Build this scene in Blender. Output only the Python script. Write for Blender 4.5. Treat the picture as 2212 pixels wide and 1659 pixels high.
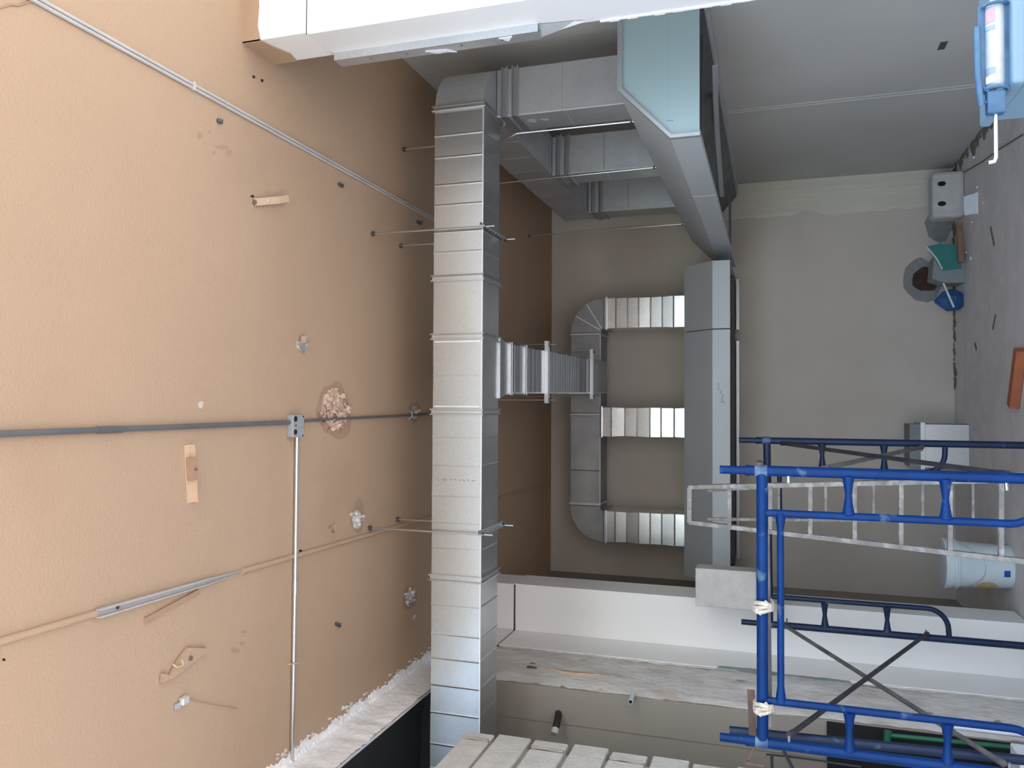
import bpy, math, random
from mathutils import Vector, Matrix, noise as mnoise
random.seed(7)
for o in list(bpy.data.objects): bpy.data.objects.remove(o)
S = bpy.context.scene
col = S.collection
V = Vector

# ------------------------------------------------------------------ camera
F_PX, EYE = 1735.5, 1.45
PITCH, YAW, ROLL = math.radians(17.98), math.radians(1.422), math.radians(-0.1334)
FW = V((math.sin(YAW)*math.cos(PITCH), math.cos(YAW)*math.cos(PITCH), math.sin(PITCH)))
_r = V((math.cos(YAW), -math.sin(YAW), 0)); _w = _r.cross(FW)
RT = _r*math.cos(ROLL) + _w*math.sin(ROLL)
UP = -_r*math.sin(ROLL) + _w*math.cos(ROLL)
EYEP = V((0, 0, EYE))
cam_d = bpy.data.cameras.new('camera'); cam = bpy.data.objects.new('camera', cam_d); col.objects.link(cam)
cam_d.sensor_fit = 'HORIZONTAL'; cam_d.sensor_width = 36.0; cam_d.lens = 36.0*F_PX/2212.0
cam_d.clip_start = 0.05; cam_d.clip_end = 200
m3 = Matrix((-UP, RT, -FW)).transposed()          # the phone was held sideways: picture right is down
cam.matrix_world = Matrix.Translation(EYEP) @ m3.to_4x4()
S.camera = cam

# ------------------------------------------------------------------ light
SKY_STRENGTH, SKY_SAT, SUN_STRENGTH, EXPOSURE = 0.50, 0.74, 2.0, 1.22
world = bpy.data.worlds.new('sky'); S.world = world; world.use_nodes = True
wn = world.node_tree; wn.nodes.clear()
wo = wn.nodes.new('ShaderNodeOutputWorld'); wb = wn.nodes.new('ShaderNodeBackground'); ws = wn.nodes.new('ShaderNodeTexSky')
ws.sky_type = 'NISHITA'; ws.sun_disc = False; ws.sun_elevation = math.radians(48); ws.sun_rotation = math.radians(60)
ws.dust_density = 3.0; ws.air_density = 1.2
wb.inputs['Strength'].default_value = SKY_STRENGTH
whs = wn.nodes.new('ShaderNodeHueSaturation'); whs.inputs['Saturation'].default_value = SKY_SAT
wn.links.new(ws.outputs[0], whs.inputs['Color']); wn.links.new(whs.outputs[0], wb.inputs[0]); wn.links.new(wb.outputs[0], wo.inputs[0])
sun_d = bpy.data.lights.new('sun', 'SUN'); sun_d.energy = SUN_STRENGTH; sun_d.angle = math.radians(0.6); sun_d.color = (1, .95, .88)
sun = bpy.data.objects.new('sun', sun_d); col.objects.link(sun)
sun.rotation_euler = V((-.25, -.72, -.65)).to_track_quat('-Z', 'Y').to_euler(); sun.location = (6, 4, 12)
S.view_settings.view_transform = 'Standard'; S.view_settings.look = 'None'
S.view_settings.exposure = EXPOSURE; S.view_settings.gamma = 1.0; S.view_settings.use_curve_mapping = False

# ------------------------------------------------------------------ room measures (metres)
H, D, XL, XR, YF = 3.5, 7.557, -1.62, 2.005, -1.5

def ray(x, y):
    return FW*F_PX + RT*((1659-y)-829.5) - UP*(x-1106)
def hit(x, y, n, d):
    r = ray(x, y); n = V(n); t = (d - n.dot(EYEP))/n.dot(r); return EYEP + r*t
def onx(x, y, X): return hit(x, y, (1, 0, 0), X)
def ony(x, y, Y): return hit(x, y, (0, 1, 0), Y)
def onz(x, y, Z): return hit(x, y, (0, 0, 1), Z)

# ------------------------------------------------------------------ materials
MATS = {}
def mat(name, c, rough=.7, metal=0., c2=None, scale=8., c3=None, scale3=2., bump=0., bscale=60., detail=6., rough2=None, mix=(.35, .7), spec=.5, stretch=None, vor=0., mix3=(.5, .68)):
    m = bpy.data.materials.new(name); m.use_nodes = True
    nt = m.node_tree; N = nt.nodes; L = nt.links
    b = N['Principled BSDF']; b.inputs['Roughness'].default_value = rough; b.inputs['Metallic'].default_value = metal
    b.inputs['Specular IOR Level'].default_value = spec
    b.inputs['Base Color'].default_value = (*c, 1)
    tc = N.new('ShaderNodeTexCoord'); src = tc.outputs['Object']
    if stretch:
        mp = N.new('ShaderNodeMapping'); mp.inputs['Scale'].default_value = stretch; L.new(src, mp.inputs[0]); src = mp.outputs[0]
    def nz(sc, det, lo, hi):
        n = N.new('ShaderNodeTexNoise'); n.inputs['Scale'].default_value = sc; n.inputs['Detail'].default_value = det; L.new(src, n.inputs['Vector'])
        r = N.new('ShaderNodeMapRange'); r.inputs[1].default_value = lo; r.inputs[2].default_value = hi; L.new(n.outputs[0], r.inputs[0])
        return r.outputs[0]
    colr = None
    if c2:
        f = nz(scale, detail, *mix)
        mx = N.new('ShaderNodeMix'); mx.data_type = 'RGBA'; mx.inputs[6].default_value = (*c, 1); mx.inputs[7].default_value = (*c2, 1)
        L.new(f, mx.inputs[0]); colr = mx.outputs[2]
        if rough2 is not None:
            rr = N.new('ShaderNodeMapRange'); rr.inputs[3].default_value = rough; rr.inputs[4].default_value = rough2
            L.new(f, rr.inputs[0]); L.new(rr.outputs[0], b.inputs['Roughness'])
    if c3:
        f3 = nz(scale3, 8, *mix3)
        mx = N.new('ShaderNodeMix'); mx.data_type = 'RGBA'; mx.inputs[7].default_value = (*c3, 1); L.new(f3, mx.inputs[0])
        if colr: L.new(colr, mx.inputs[6])
        else: mx.inputs[6].default_value = (*c, 1)
        colr = mx.outputs[2]
    if vor:
        vo = N.new('ShaderNodeTexVoronoi'); vo.inputs['Scale'].default_value = vor; L.new(src, vo.inputs['Vector'])
        sp = N.new('ShaderNodeSeparateColor'); L.new(vo.outputs['Color'], sp.inputs[0])
        r = N.new('ShaderNodeMapRange'); r.inputs[3].default_value = .95; r.inputs[4].default_value = 1.03; L.new(sp.outputs[0], r.inputs[0])
        mm = N.new('ShaderNodeMix'); mm.data_type = 'RGBA'; mm.blend_type = 'MULTIPLY'; mm.inputs[0].default_value = 1
        if colr: L.new(colr, mm.inputs[6])
        else: mm.inputs[6].default_value = (*c, 1)
        L.new(r.outputs[0], mm.inputs[7]); colr = mm.outputs[2]
    if colr: L.new(colr, b.inputs['Base Color'])
    if bump:
        n = N.new('ShaderNodeTexNoise'); n.inputs['Scale'].default_value = bscale; n.inputs['Detail'].default_value = 3; L.new(src, n.inputs['Vector'])
        bu = N.new('ShaderNodeBump'); bu.inputs['Distance'].default_value = bump; bu.inputs['Strength'].default_value = .8
        L.new(n.outputs[0], bu.inputs['Height']); L.new(bu.outputs[0], b.inputs['Normal'])
    MATS[name] = m
    return m
mat('ceiling_paint', (.43, .300, .195), .85, c2=(.455, .318, .208), scale=1.3, c3=(.385, .26, .163), scale3=.9, bump=.003, bscale=100, mix3=(.58, .8))
mat('ceiling_scar', (.365, .232, .15), .9, c2=(.40, .265, .172), scale=30, bump=.006, bscale=70)
mat('flake', (.66, .49, .38), .9, c2=(.46, .30, .205), scale=40, bump=.004, bscale=90)
mat('flake_white', (.66, .64, .62), .9, c2=(.48, .40, .35), scale=35)
mat('cement', (.59, .525, .46), .92, c2=(.55, .485, .42), scale=2.2, c3=(.62, .56, .495), scale3=.8, bump=.002, bscale=25, mix=(.3, .7))
mat('cement_right', (.50, .485, .46), .9, c2=(.45, .44, .415), scale=1.5, c3=(.53, .515, .49), scale3=.7, bump=.0015, bscale=30)
mat('cream_paint', (.66, .62, .52), .85, c2=(.61, .57, .48), scale=5, stretch=(6, 6, .5))
mat('floor_concrete', (.74, .69, .655), .85, c2=(.65, .60, .575), scale=3.2, c3=(.77, .72, .69), scale3=8, bump=.002, bscale=20)
mat('beige_wall', (.32, .285, .24), .88, c2=(.30, .265, .22), scale=1.5, bump=.001, bscale=40)
mat('rough_concrete', (.60, .575, .545), .95, c2=(.78, .75, .71), scale=9, c3=(.56, .42, .30), scale3=5, bump=.012, bscale=24, mix3=(.60, .76), stretch=(1, 1, .75))
mat('rough_stain', (.60, .42, .27), .95, c2=(.52, .38, .27), scale=14, bump=.008, bscale=30)
mat('rough_light', (.74, .70, .66), .95, c2=(.62, .60, .57), scale=12, bump=.012, bscale=30)
mat('teal_grey', (.34, .375, .36), .9, c2=(.27, .29, .285), scale=8)
mat('white_plaster', (.90, .89, .87), .95, c2=(.78, .76, .74), scale=9, bump=.012, bscale=28)
mat('black_paint', (.060, .068, .074), .55, c2=(.068, .076, .082), scale=5)
mat('block', (.58, .56, .53), .95, c2=(.50, .485, .455), scale=14, bump=.006, bscale=60)
mat('mortar', (.30, .275, .245), .97, c2=(.37, .34, .30), scale=18, bump=.008, bscale=45)
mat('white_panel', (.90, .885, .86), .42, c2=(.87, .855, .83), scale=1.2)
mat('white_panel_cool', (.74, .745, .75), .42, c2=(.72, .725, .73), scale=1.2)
mat('white_primer', (.80, .79, .77), .8)
mat('galv', (.57, .58, .59), .33, 1., c2=(.53, .54, .55), scale=3, rough2=.42, vor=130)
mat('galv_dull', (.62, .64, .655), .42, .8, c2=(.51, .53, .545), scale=4, rough2=.5, vor=120)
mat('steel_sheet', (.50, .52, .535), .52, .25, c2=(.475, .495, .51), scale=2, rough2=.55)
mat('sky_tint_panel', (.43, .58, .60), .42, .4, c2=(.41, .55, .575), scale=1.5)  # hood end panel: bluish sky reflection put into the base colour
mat('steel_dark', (.20, .21, .22), .5, 1., c2=(.15, .16, .17), scale=6)
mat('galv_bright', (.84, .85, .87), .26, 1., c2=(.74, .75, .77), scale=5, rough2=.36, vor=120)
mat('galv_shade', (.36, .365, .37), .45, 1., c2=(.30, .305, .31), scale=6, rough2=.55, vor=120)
mat('bright_zinc', (.80, .81, .82), .32, .55)
mat('zinc_rod', (.62, .63, .64), .35, 1.)
mat('sealant', (.33, .33, .34), .6, c2=(.42, .42, .42), scale=20)
mat('pvc_grey', (.50, .48, .46), .45, c2=(.45, .43, .41), scale=6)
mat('pvc_dark', (.10, .105, .11), .5, c2=(.13, .13, .13), scale=8)
mat('conduit_silver', (.66, .66, .66), .25, .9)
mat('box_grey', (.32, .335, .34), .5, c2=(.29, .30, .305), scale=12)
mat('paint_strip', (.54, .38, .25), .8, c2=(.50, .35, .23), scale=14)
mat('strip_light', (.58, .42, .28), .75)
mat('scaffold_blue', (.001, .022, .105), .38, c2=(.002, .034, .15), scale=7, c3=(.06, .11, .19), scale3=12, mix3=(.62, .70), bump=.0006, bscale=90, spec=.16)
mat('scaffold_navy', (.005, .016, .052), .48, c2=(.007, .024, .07), scale=7, c3=(.07, .11, .16), scale3=15, mix3=(.66, .74), spec=.4)
mat('weld_splash', (.02, .06, .16), .5, c2=(.12, .17, .25), scale=25)
mat('brace_dark', (.022, .024, .034), .55, c2=(.05, .05, .055), scale=12)
mat('brace_grey', (.15, .145, .135), .65, c2=(.07, .07, .075), scale=14)
mat('grimy_tube', (.12, .135, .15), .7, c2=(.32, .32, .31), scale=8, c3=(.03, .10, .12), scale3=4)
mat('tape', (.62, .56, .47), .85, c2=(.42, .36, .29), scale=45, bump=.004, bscale=60)
mat('ladder_paint', (.36, .34, .315), .8, c2=(.23, .215, .20), scale=18, c3=(.50, .48, .45), scale3=22)
mat('plank', (.30, .24, .17), .85, c2=(.22, .17, .12), scale=5, stretch=(1, 12, 12))
mat('rust', (.13, .085, .065), .9, c2=(.20, .15, .12), scale=16)
mat('bucket_white', (.66, .76, .78), .4, c2=(.60, .69, .71), scale=6)
mat('bucket_stain', (.52, .37, .16), .8, c2=(.60, .52, .36), scale=30)
mat('blue_tag', (.015, .075, .32), .5)
mat('teal_board', (.035, .20, .175), .7, c2=(.03, .17, .155), scale=10)
mat('grey_card', (.26, .275, .28), .8, c2=(.22, .235, .24), scale=9)
mat('wood_stick', (.28, .17, .11), .85, c2=(.20, .12, .08), scale=12)
mat('blue_plastic', (.02, .10, .28), .5, c2=(.015, .07, .20), scale=14)
mat('clay_hole', (.075, .038, .028), .95, c2=(.05, .03, .025), scale=15, bump=.01, bscale=40)
mat('hole_cement', (.27, .27, .27), .95, c2=(.23, .225, .22), scale=20, bump=.006, bscale=50)
mat('paper_white', (.72, .75, .78), .6, c2=(.62, .65, .69), scale=15)
mat('gun_blue', (.022, .075, .15), .4, c2=(.05, .13, .22), scale=16)
mat('cartridge', (.40, .41, .43), .4, c2=(.34, .36, .38), scale=30)
mat('label_red', (.42, .24, .26), .5); mat('label_grey', (.20, .27, .31), .5)
mat('ice_box', (.15, .24, .31), .45, c2=(.135, .22, .285), scale=4)
mat('orange_paint', (.42, .13, .05), .7, c2=(.34, .10, .05), scale=14)
mat('green_pipe', (.015, .13, .065), .5)
mat('black_hose', (.018, .018, .02), .55)
mat('void', (.012, .012, .013), .95)
mat('pencil', (.16, .165, .18), .9)
mat('chalk', (.56, .545, .52), .95, c2=(.50, .485, .46), scale=4)
mat('dark_brown', (.20, .175, .15), .97, c2=(.14, .12, .10), scale=20)
mat('smudge', (.38, .262, .168), .9)
mat('outside_ground', (.32, .31, .29), .9, c2=(.29, .28, .26), scale=1)

# ------------------------------------------------------------------ mesh helpers
class MB:
    def __init__(s): s.v = []; s.f = []
    def add(s, vs, fs):
        n = len(s.v); s.v += [tuple(p) for p in vs]; s.f += [tuple(i+n for i in f) for f in fs]; return s
    def box(s, x0, x1, y0, y1, z0, z1):
        x0, x1 = min(x0, x1), max(x0, x1); y0, y1 = min(y0, y1), max(y0, y1); z0, z1 = min(z0, z1), max(z0, z1)
        return s.add([(x0,y0,z0),(x1,y0,z0),(x1,y1,z0),(x0,y1,z0),(x0,y0,z1),(x1,y0,z1),(x1,y1,z1),(x0,y1,z1)],
                     [(0,3,2,1),(4,5,6,7),(0,1,5,4),(1,2,6,5),(2,3,7,6),(3,0,4,7)])
    def loft(s, rings, cap=True, close=False):
        n = len(rings[0]); vs = [p for r in rings for p in r]; fs = []
        R = len(rings)
        for i in range(R-1 if not close else R):
            a, b = i*n, ((i+1) % R)*n
            for j in range(n):
                k = (j+1) % n; fs.append((a+j, a+k, b+k, b+j))
        if cap and not close:
            fs.append(tuple(range(n))[::-1]); fs.append(tuple((R-1)*n+j for j in range(n)))
        return s.add(vs, fs)
    def prism(s, poly, fn, a, b):
        """poly: 2-D points; fn(p, t) -> 3-D"""
        return s.loft([[fn(p, a) for p in poly], [fn(p, b) for p in poly]])
    def tube(s, pts, r, n=10, close=False, squash=1.):
        pts = [V(p) for p in pts]; rs = r if isinstance(r, (list, tuple)) else [r]*len(pts)
        rings = []; up = None
        for i, p in enumerate(pts):
            if close: t = (pts[(i+1) % len(pts)] - pts[i-1]).normalized()
            else: t = (pts[min(i+1, len(pts)-1)] - pts[max(i-1, 0)]).normalized()
            if up is None:
                up = V((0, 0, 1)) if abs(t.z) < .9 else V((1, 0, 0))
            a = (up - t*up.dot(t)).normalized(); b = t.cross(a); up = a
            rings.append([p + (a*math.cos(2*math.pi*k/n) + b*math.sin(2*math.pi*k/n)*squash)*rs[i] for k in range(n)])
        return s.loft(rings, cap=not close, close=close)
    def beam(s, p, q, w, h, up=(0, 0, 1)):
        p, q = V(p), V(q); t = (q-p).normalized(); up = V(up); a = t.cross(up)
        if a.length < 1e-4: a = t.cross(V((1, 0, 0)))
        a.normalize(); b = a.cross(t)
        c = [(-1,-1),(1,-1),(1,1),(-1,1)]
        return s.loft([[e + a*(w/2*i) + b*(h/2*j) for i, j in c] for e in (p, q)])
    def lathe(s, prof, c=(0, 0, 0), n=28):
        c = V(c); rings = [[c + V((r*math.cos(2*math.pi*k/n), r*math.sin(2*math.pi*k/n), z)) for k in range(n)] for r, z in prof]
        return s.loft(rings)
    def build(s, name, material, parent=None, smooth=False, bevel=0., origin=None):
        me = bpy.data.meshes.new(name)
        off = V(origin) if origin is not None else V((0, 0, 0))
        me.from_pydata([tuple(V(p)-off) for p in s.v], [], s.f); me.update()
        me.materials.append(MATS[material])
        o = bpy.data.objects.new(name, me); col.objects.link(o); o.location = off
        if smooth:
            for p in me.polygons: p.use_smooth = True
            me.set_sharp_from_angle(angle=math.radians(42))
        import bmesh
        bm = bmesh.new(); bm.from_mesh(me); bmesh.ops.recalc_face_normals(bm, faces=bm.faces); bm.to_mesh(me); bm.free()
        if parent is not None: put(o, parent)
        if bevel:
            b = o.modifiers.new('bevel', 'BEVEL'); b.width = bevel; b.segments = 2; b.limit_method = 'ANGLE'; b.harden_normals = False
        return o
def world_loc(o):
    l = V(o.location)
    while o.parent: o = o.parent; l = l + V(o.location)
    return l
def put(o, parent):
    w = V(o.location); o.parent = parent; o.location = w - world_loc(parent)
def tag(o, label=None, cat=None, group=None, kind=None):
    if label: o['label'] = label
    if cat: o['category'] = cat
    if group: o['group'] = group
    if kind: o['kind'] = kind
    return o
def thing(name, label, cat, loc=(0, 0, 0), group=None):
    o = bpy.data.objects.new(name, None); o.empty_display_size = .1; col.objects.link(o); o.location = loc
    return tag(o, label, cat, group)
def B(x0, x1, y0, y1, z0, z1): return MB().box(x0, x1, y0, y1, z0, z1)
def struct(mb, name, m, **k): return tag(mb.build(name, m, **k), kind='structure')
def blob(n, r, seed, amp=.3, sq=1.):
    rnd = random.Random(seed); ph = [rnd.uniform(0, 6.28) for _ in range(4)]
    out = []
    for k in range(n):
        a = 2*math.pi*k/n
        rr = r*(1 + amp*(math.sin(2*a+ph[0])*.45 + math.sin(3*a+ph[1])*.35 + math.sin(7*a+ph[2])*.15 + rnd.uniform(-.2, .2)))
        out.append((rr*math.cos(a)*sq, rr*math.sin(a)))
    return out

# ================================================================== the room
struct(B(-4.6, XR+.2, YF, D+.2, -.15, 0), 'floor', 'floor_concrete')
YOPEN_R, YOPEN_L = 2.73, 2.55     # unseen near walls and ceiling cut short to let in more sky light
struct(B(-40, 40, -60, D, -.30, -.16), 'floor_outside', 'outside_ground')
ceiling = struct(B(XL-.05, XR+.2, 1.2, D+.2, H, H+.2), 'ceiling', 'ceiling_paint')
wall_back = struct(B(XL-.2, XR+.2, D, D+.2, 0, H), 'wall_back', 'cement')
wall_right = struct(B(XR, XR+.2, YOPEN_R, D, 0, H), 'wall_right', 'cement_right')
# cream strip of old paint at the right end of the back wall, ragged on its inner edge
mb = MB(); prev = None; rnd = random.Random(3)
zs = [i*H/56 for i in range(57)]
edge = []
for i, z in enumerate(zs):
    e = 1.675 + .012*math.sin(z*5.2) + rnd.uniform(-.010, .010) + (.055*math.exp(-((z-1.15)/.09)**2))
    edge.append(e)
ringf = [(x, z) for x, z in zip(edge, zs)] + [(XR-.001, H-.001), (XR-.001, 0.001)]
mb.prism(ringf, lambda p, t: (p[0], t, p[1]), D-.007, D+.001)
mb.build('paint_strip', 'cream_paint', wall_back)
for i, dx in enumerate((.07, .12, .16)):          # trowel lines in the strip
    MB().tube([(XR-dx+.002*math.sin(z*9+i), D-.007, z) for z in [0.1+k*.2 for k in range(17)]], .0022, 6).build('trowel_line', 'cream_paint', wall_back)
# chalk lines, hole and stain on the right wall
a, b = onx(1570, 240, XR), onx(2140, 178, XR)
for dz in (0, .045):
    MB().beam(a+V((-.0002, 0, 0))+V((0, dz, 0)), b+V((-.0002, dz, 0)), .0012, .010, (1, 0, 0)).build('chalk_line', 'chalk', wall_right)
p = onx(2036, 98, XR)
MB().box(XR-.004, XR+.01, p.y-.05, p.y+.05, p.z-.018, p.z+.018).build('box_hole', 'steel_dark', wall_right)
# low dark brown clumps along the foot of the right and back wall
def clump_strip(name, pts, w, hgt, seed, material, parent):
    rnd = random.Random(seed); mb = MB()
    for k in range(len(pts)-1):
        a, b = V(pts[k]), V(pts[k+1]); n = max(2, int((b-a).length/.045))
        for i in range(n):
            c = a.lerp(b, (i+rnd.random())/n); r = rnd.uniform(.35, 1)*w
            c = c + V((rnd.uniform(-.5, .5)*w, rnd.uniform(-.5, .5)*w, 0))
            q = blob(7, r, rnd.random(), .4)
            mb.loft([[c+V((x, y, 0)) for x, y in q], [c+V((x*.55, y*.55, hgt*rnd.uniform(.3, 1))) for x, y in q]])
    o = mb.build(name, material, parent); o['kind'] = 'stuff'; return o
clump_strip('dark_clumps', [(XR-.02, 5.0, 0), (XR-.02, D-.05, 0)], .075, .012, 5, 'dark_brown', wall_right)
clump_strip('dark_clumps', [(XR-.05, D-.03, 0), (.15, D-.02, 0)], .055, .012, 6, 'dark_brown', wall_back)
# crack across the floor by the right wall
cr = [onz(2212, 290, 0), onz(2160, 322, 0), onz(2125, 348, 0), onz(2084, 372, 0)]
MB().tube([p+V((0, 0, .002)) for p in cr], .006, 5).build('floor_crack', 'dark_brown', bpy.data.objects['floor'])

# ---- left side: jamb wall, opening, block infill, lintel, the next room
wall_left = struct(B(XL-.2, XL, 4.47, D, 0, H), 'wall_left', 'beige_wall')
# rough unplastered strip on the jamb
def rough_sheet(y0, y1, z0, z1, x, seed, ny=14, nz=90, amp=.012, jag=.02):
    rnd = random.Random(seed); mb = MB(); vs = []; fs = []
    for j in range(nz+1):
        z = z0 + (z1-z0)*j/nz
        e0 = y0 + jag*mnoise.noise(V((z*3.1, seed, 0))) + rnd.uniform(-.004, .004); e1 = y1 + jag*1.3*mnoise.noise(V((z*2.3, seed+9, 0))) + rnd.uniform(-.005, .005)
        for i in range(ny+1):
            y = e0 + (e1-e0)*i/ny
            d = amp*(mnoise.noise(V((y*9, z*7, seed))) + .6*mnoise.noise(V((y*23, z*19, seed)))) + .008
            if i in (0, ny): d = -.002
            vs.append((x + d, y, z))
    for j in range(nz):
        for i in range(ny):
            a = j*(ny+1)+i; fs.append((a, a+1, a+ny+2, a+ny+1))
    return mb.add(vs, fs)
rough_sheet(4.475, 5.10, 0.002, H-.002, XL, 4).build('rough_concrete_strip', 'rough_concrete', wall_left, smooth=True)
for (y, z, ry, rz, m_) in ((4.722, 2.85, .018, .038, 'rust'), (4.72, 2.62, .015, .11, 'rough_stain'), (4.73, 2.45, .013, .10, 'rough_stain'), (5.085, 1.58, .045, .20, 'teal_grey'), (5.07, 1.20, .030, .17, 'teal_grey')):
    q = blob(44, 1, y*z, .55)
    MB().loft([[V((XL-.004, y+u*ry, z+w*rz)) for u, w in q], [V((XL+.0165, y+u*ry*.9, z+w*rz*.9)) for u, w in q]]).build('patch', m_, wall_left)
# block infill with a toothed end
wall_blocks = struct(B(XL-.17, XL-.022, YOPEN_L, 3.685, 0, 2.885), 'wall_left_front', 'mortar')
zc = 2.735; k = 0
courses = [(2.745, 2.895)]
while zc > .03:
    courses.append((max(.012, zc-.187+.012), zc)); zc -= .187; k += 1
rnd = random.Random(12)
for i, (z0, z1) in enumerate(courses):
    ys = []
    if i % 2 == 1:
        e = 3.77; ys.append((e-.385, e, 0.)); e -= .40
    else:
        e = 3.765; ys.append((e-.062, e, -.006)); e -= .10
    while e > 2.75:
        ys.append((e-.385, e, 0.)); e -= .40
    for j, (y0, y1, rec) in enumerate(ys):
        dx = rnd.uniform(-.004, .004) + rec; dz = rnd.uniform(-.003, .003)
        mb = B(XL-.165, XL+dx, y0+rnd.uniform(-.004, .004), y1+rnd.uniform(-.006, .006), z0+dz+.003, z1+dz-.006)
        mb.build('concrete_block', 'block', wall_blocks, bevel=.007)
        if rec < 0:   # half-open block end: two ribs of smeared mortar
            MB().tube([(XL-.004, y0-.022+.004*math.sin(t*5), z0+.01+(z1-z0-.02)*t/6) for t in range(7)], .011, 7).build('mortar_rib', 'mortar', wall_blocks, smooth=True)
# plaster band over the opening, ragged where it runs on to the ceiling
wall_top = struct(B(XL-.014, XL, YOPEN_L, 5.10, 3.29, H), 'wall_left_top', 'white_plaster')
rnd = random.Random(21); vs = []; fs = []; n = 260
for i in range(n+1):
    y = 1.6 + (4.9-1.6)*i/n
    w = .055 + .022*mnoise.noise(V((y*6, 2, 0))) + rnd.uniform(-.010, .012)
    lo = 3.285 + .012*mnoise.noise(V((y*8, 7, 0))) + rnd.uniform(-.006, .006)
    t = .010 + .006*mnoise.noise(V((y*14, 3, 1)))
    vs += [(XL+t, y, lo), (XL+t*1.4, y, 3.36), (XL+t*1.2, y, 3.43), (XL+.02, y, H-.014-t*.5), (XL+w*.6, y, H-.008), (XL+w, y, H-.004-rnd.uniform(0, .006)), (XL+w+.002, y, H+.001)]
for i in range(n):
    for j in range(6):
        a = i*7+j; fs.append((a, a+1, a+8, a+7))
MB().add(vs, fs).build('ragged_plaster', 'white_plaster', wall_top)
rnd = random.Random(22); mb = MB()
for i in range(70):                                # flakes of paint hanging off its edge
    y = rnd.uniform(3.0, 4.75); x = XL+.055+rnd.uniform(-.01, .03); s_ = rnd.uniform(.008, .022)
    mb.add([(x, y, H-.002), (x+s_, y+rnd.uniform(-s_, s_), H-.003), (x+s_*.5, y+s_, H-rnd.uniform(.006, .022))], [(0, 1, 2)])
mb.build('hanging_flakes', 'flake_white', wall_top)['kind'] = 'stuff'
# next room seen through the opening
YB = 4.475
struct(B(-4.6, XL-.2, YB, YB+.15, 1.19, H), 'wall_side_room', 'beige_wall')
struct(B(-4.6, -2.75, YB, YB+.15, 0, 1.19), 'wall_side_room_foot', 'beige_wall')
struct(B(-2.75, XL-.006, YB-.02, YB-.006, 0, 1.19), 'door_1', 'void')
struct(B(-4.6, XL-.05, YOPEN_L, YB+.6, H-.04, H+.16), 'ceiling_side_room', 'black_paint')
struct(B(XL-.2, XL-.014, YOPEN_L, YB, H-.06, H-.001), 'trim_1', 'black_paint')
struct(B(-4.6, XL-.002, YB-.012, YB-.001, 3.05, H-.04), 'trim_2', 'black_paint')
struct(B(-4.75, -2.45, YOPEN_L-.15, YOPEN_L, 0, H), 'wall_light_blocker', 'beige_wall')  # unseen wall added to keep daylight off the beige wall
struct(B(-2.45, XL-.18, YOPEN_L-.15, YOPEN_L, 0, 3.28), 'wall_light_blocker_low', 'beige_wall')  # unseen, added; its height limits the sky light on the duct end
struct(B(-4.75, -4.6, YOPEN_L, YB+.6, 0, H), 'wall_side_room_left', 'beige_wall')

# ---- clad columns
RC = thing('clad_column', 'white clad column at the picture top with tan painted head under the ceiling', 'column', (1.455, 2.735, 0))
B(1.462, XR, 2.742, 2.953, 3.0, H).build('column_head', 'white_primer', RC)
# tan paint brought down on to the head
poly_f = [(1.458, H), (XR, H), (XR, 3.43), (1.75, 3.435), (1.6, 3.425), (1.52, 3.43), (1.458, 3.415)]
MB().prism(poly_f, lambda p, t: (p[0], t, p[1]), 2.738, 2.744).build('painted_band', 'ceiling_paint', RC)
poly_s = [(2.738, H), (2.953, H), (2.953, 3.385), (2.88, 3.37), (2.80, 3.40), (2.738, 3.415)]
MB().prism(poly_s, lambda p, t: (t, p[0], p[1]), 1.457, 1.464).build('painted_band', 'ceiling_paint', RC)
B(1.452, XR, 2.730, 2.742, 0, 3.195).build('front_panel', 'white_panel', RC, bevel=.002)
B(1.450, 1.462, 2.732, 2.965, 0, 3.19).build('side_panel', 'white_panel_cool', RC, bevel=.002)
B(1.462, XR, 2.742, 2.96, 0, 3.0).build('column_core', 'cement', RC)
B(1.456, XR, 2.7375, 2.7425, 3.190, 3.204).build('open_joint', 'steel_dark', RC)
# galvanised channel down the back edge, torn off at the foot
ch = [(1.45, 2.912), (1.418, 2.912), (1.418, 2.978), (1.45, 2.978), (1.45, 2.975), (1.421, 2.975), (1.421, 2.915), (1.45, 2.915)]
MB().prism(ch, lambda p, t: (p[0], p[1], t), 2.30, 3.18).build('edge_channel', 'galv_dull', RC)
for i, z in enumerate((3.02, 2.86, 2.62, 2.45)):
    MB().tube([(1.419, 2.935, z), (1.414, 2.935, z)], .004, 8).build('screw', 'steel_dark', RC)
mb = MB(); mb.add([(1.447, 2.915, 2.31), (1.420, 2.972, 2.31), (1.432, 2.955, 2.22), (1.447, 2.93, 2.16), (1.440, 2.935, 2.12)], [(0, 1, 2), (0, 2, 3), (3, 2, 4)])
mb.build('torn_strip', 'galv_dull', RC)
MB().prism([(2.94, 2.78), (2.975, 2.74), (2.972, 2.70), (2.985, 2.66), (2.95, 2.69)], lambda p, t: (t, p[0]+.0, p[1]), 1.4145, 1.4175).build('torn_film', 'paper_white', RC)
MB().prism([(2.92, 2.46), (2.955, 2.43), (2.92, 2.405)], lambda p, t: (t, p[0], p[1]), 1.4145, 1.4175).build('torn_film', 'paper_white', RC)
mb = MB(); rnd = random.Random(8)
for i in range(60):
    z = 2.05 - i*.034; w = rnd.uniform(.004, .010)
    mb.box(1.447-w*.3, 1.452, 2.963-w*.4, 2.966+w, z-.019, z+.019)
mb.build('sealant_bead', 'white_primer', RC)['kind'] = 'stuff'
LC = thing('clad_column', 'white clad column on the opening side behind the blue scaffold', 'column', (XL, 5.47, 0))
B(XL, -1.295, 5.48, 5.755, 0, H).build('column_core', 'cement', LC)
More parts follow.
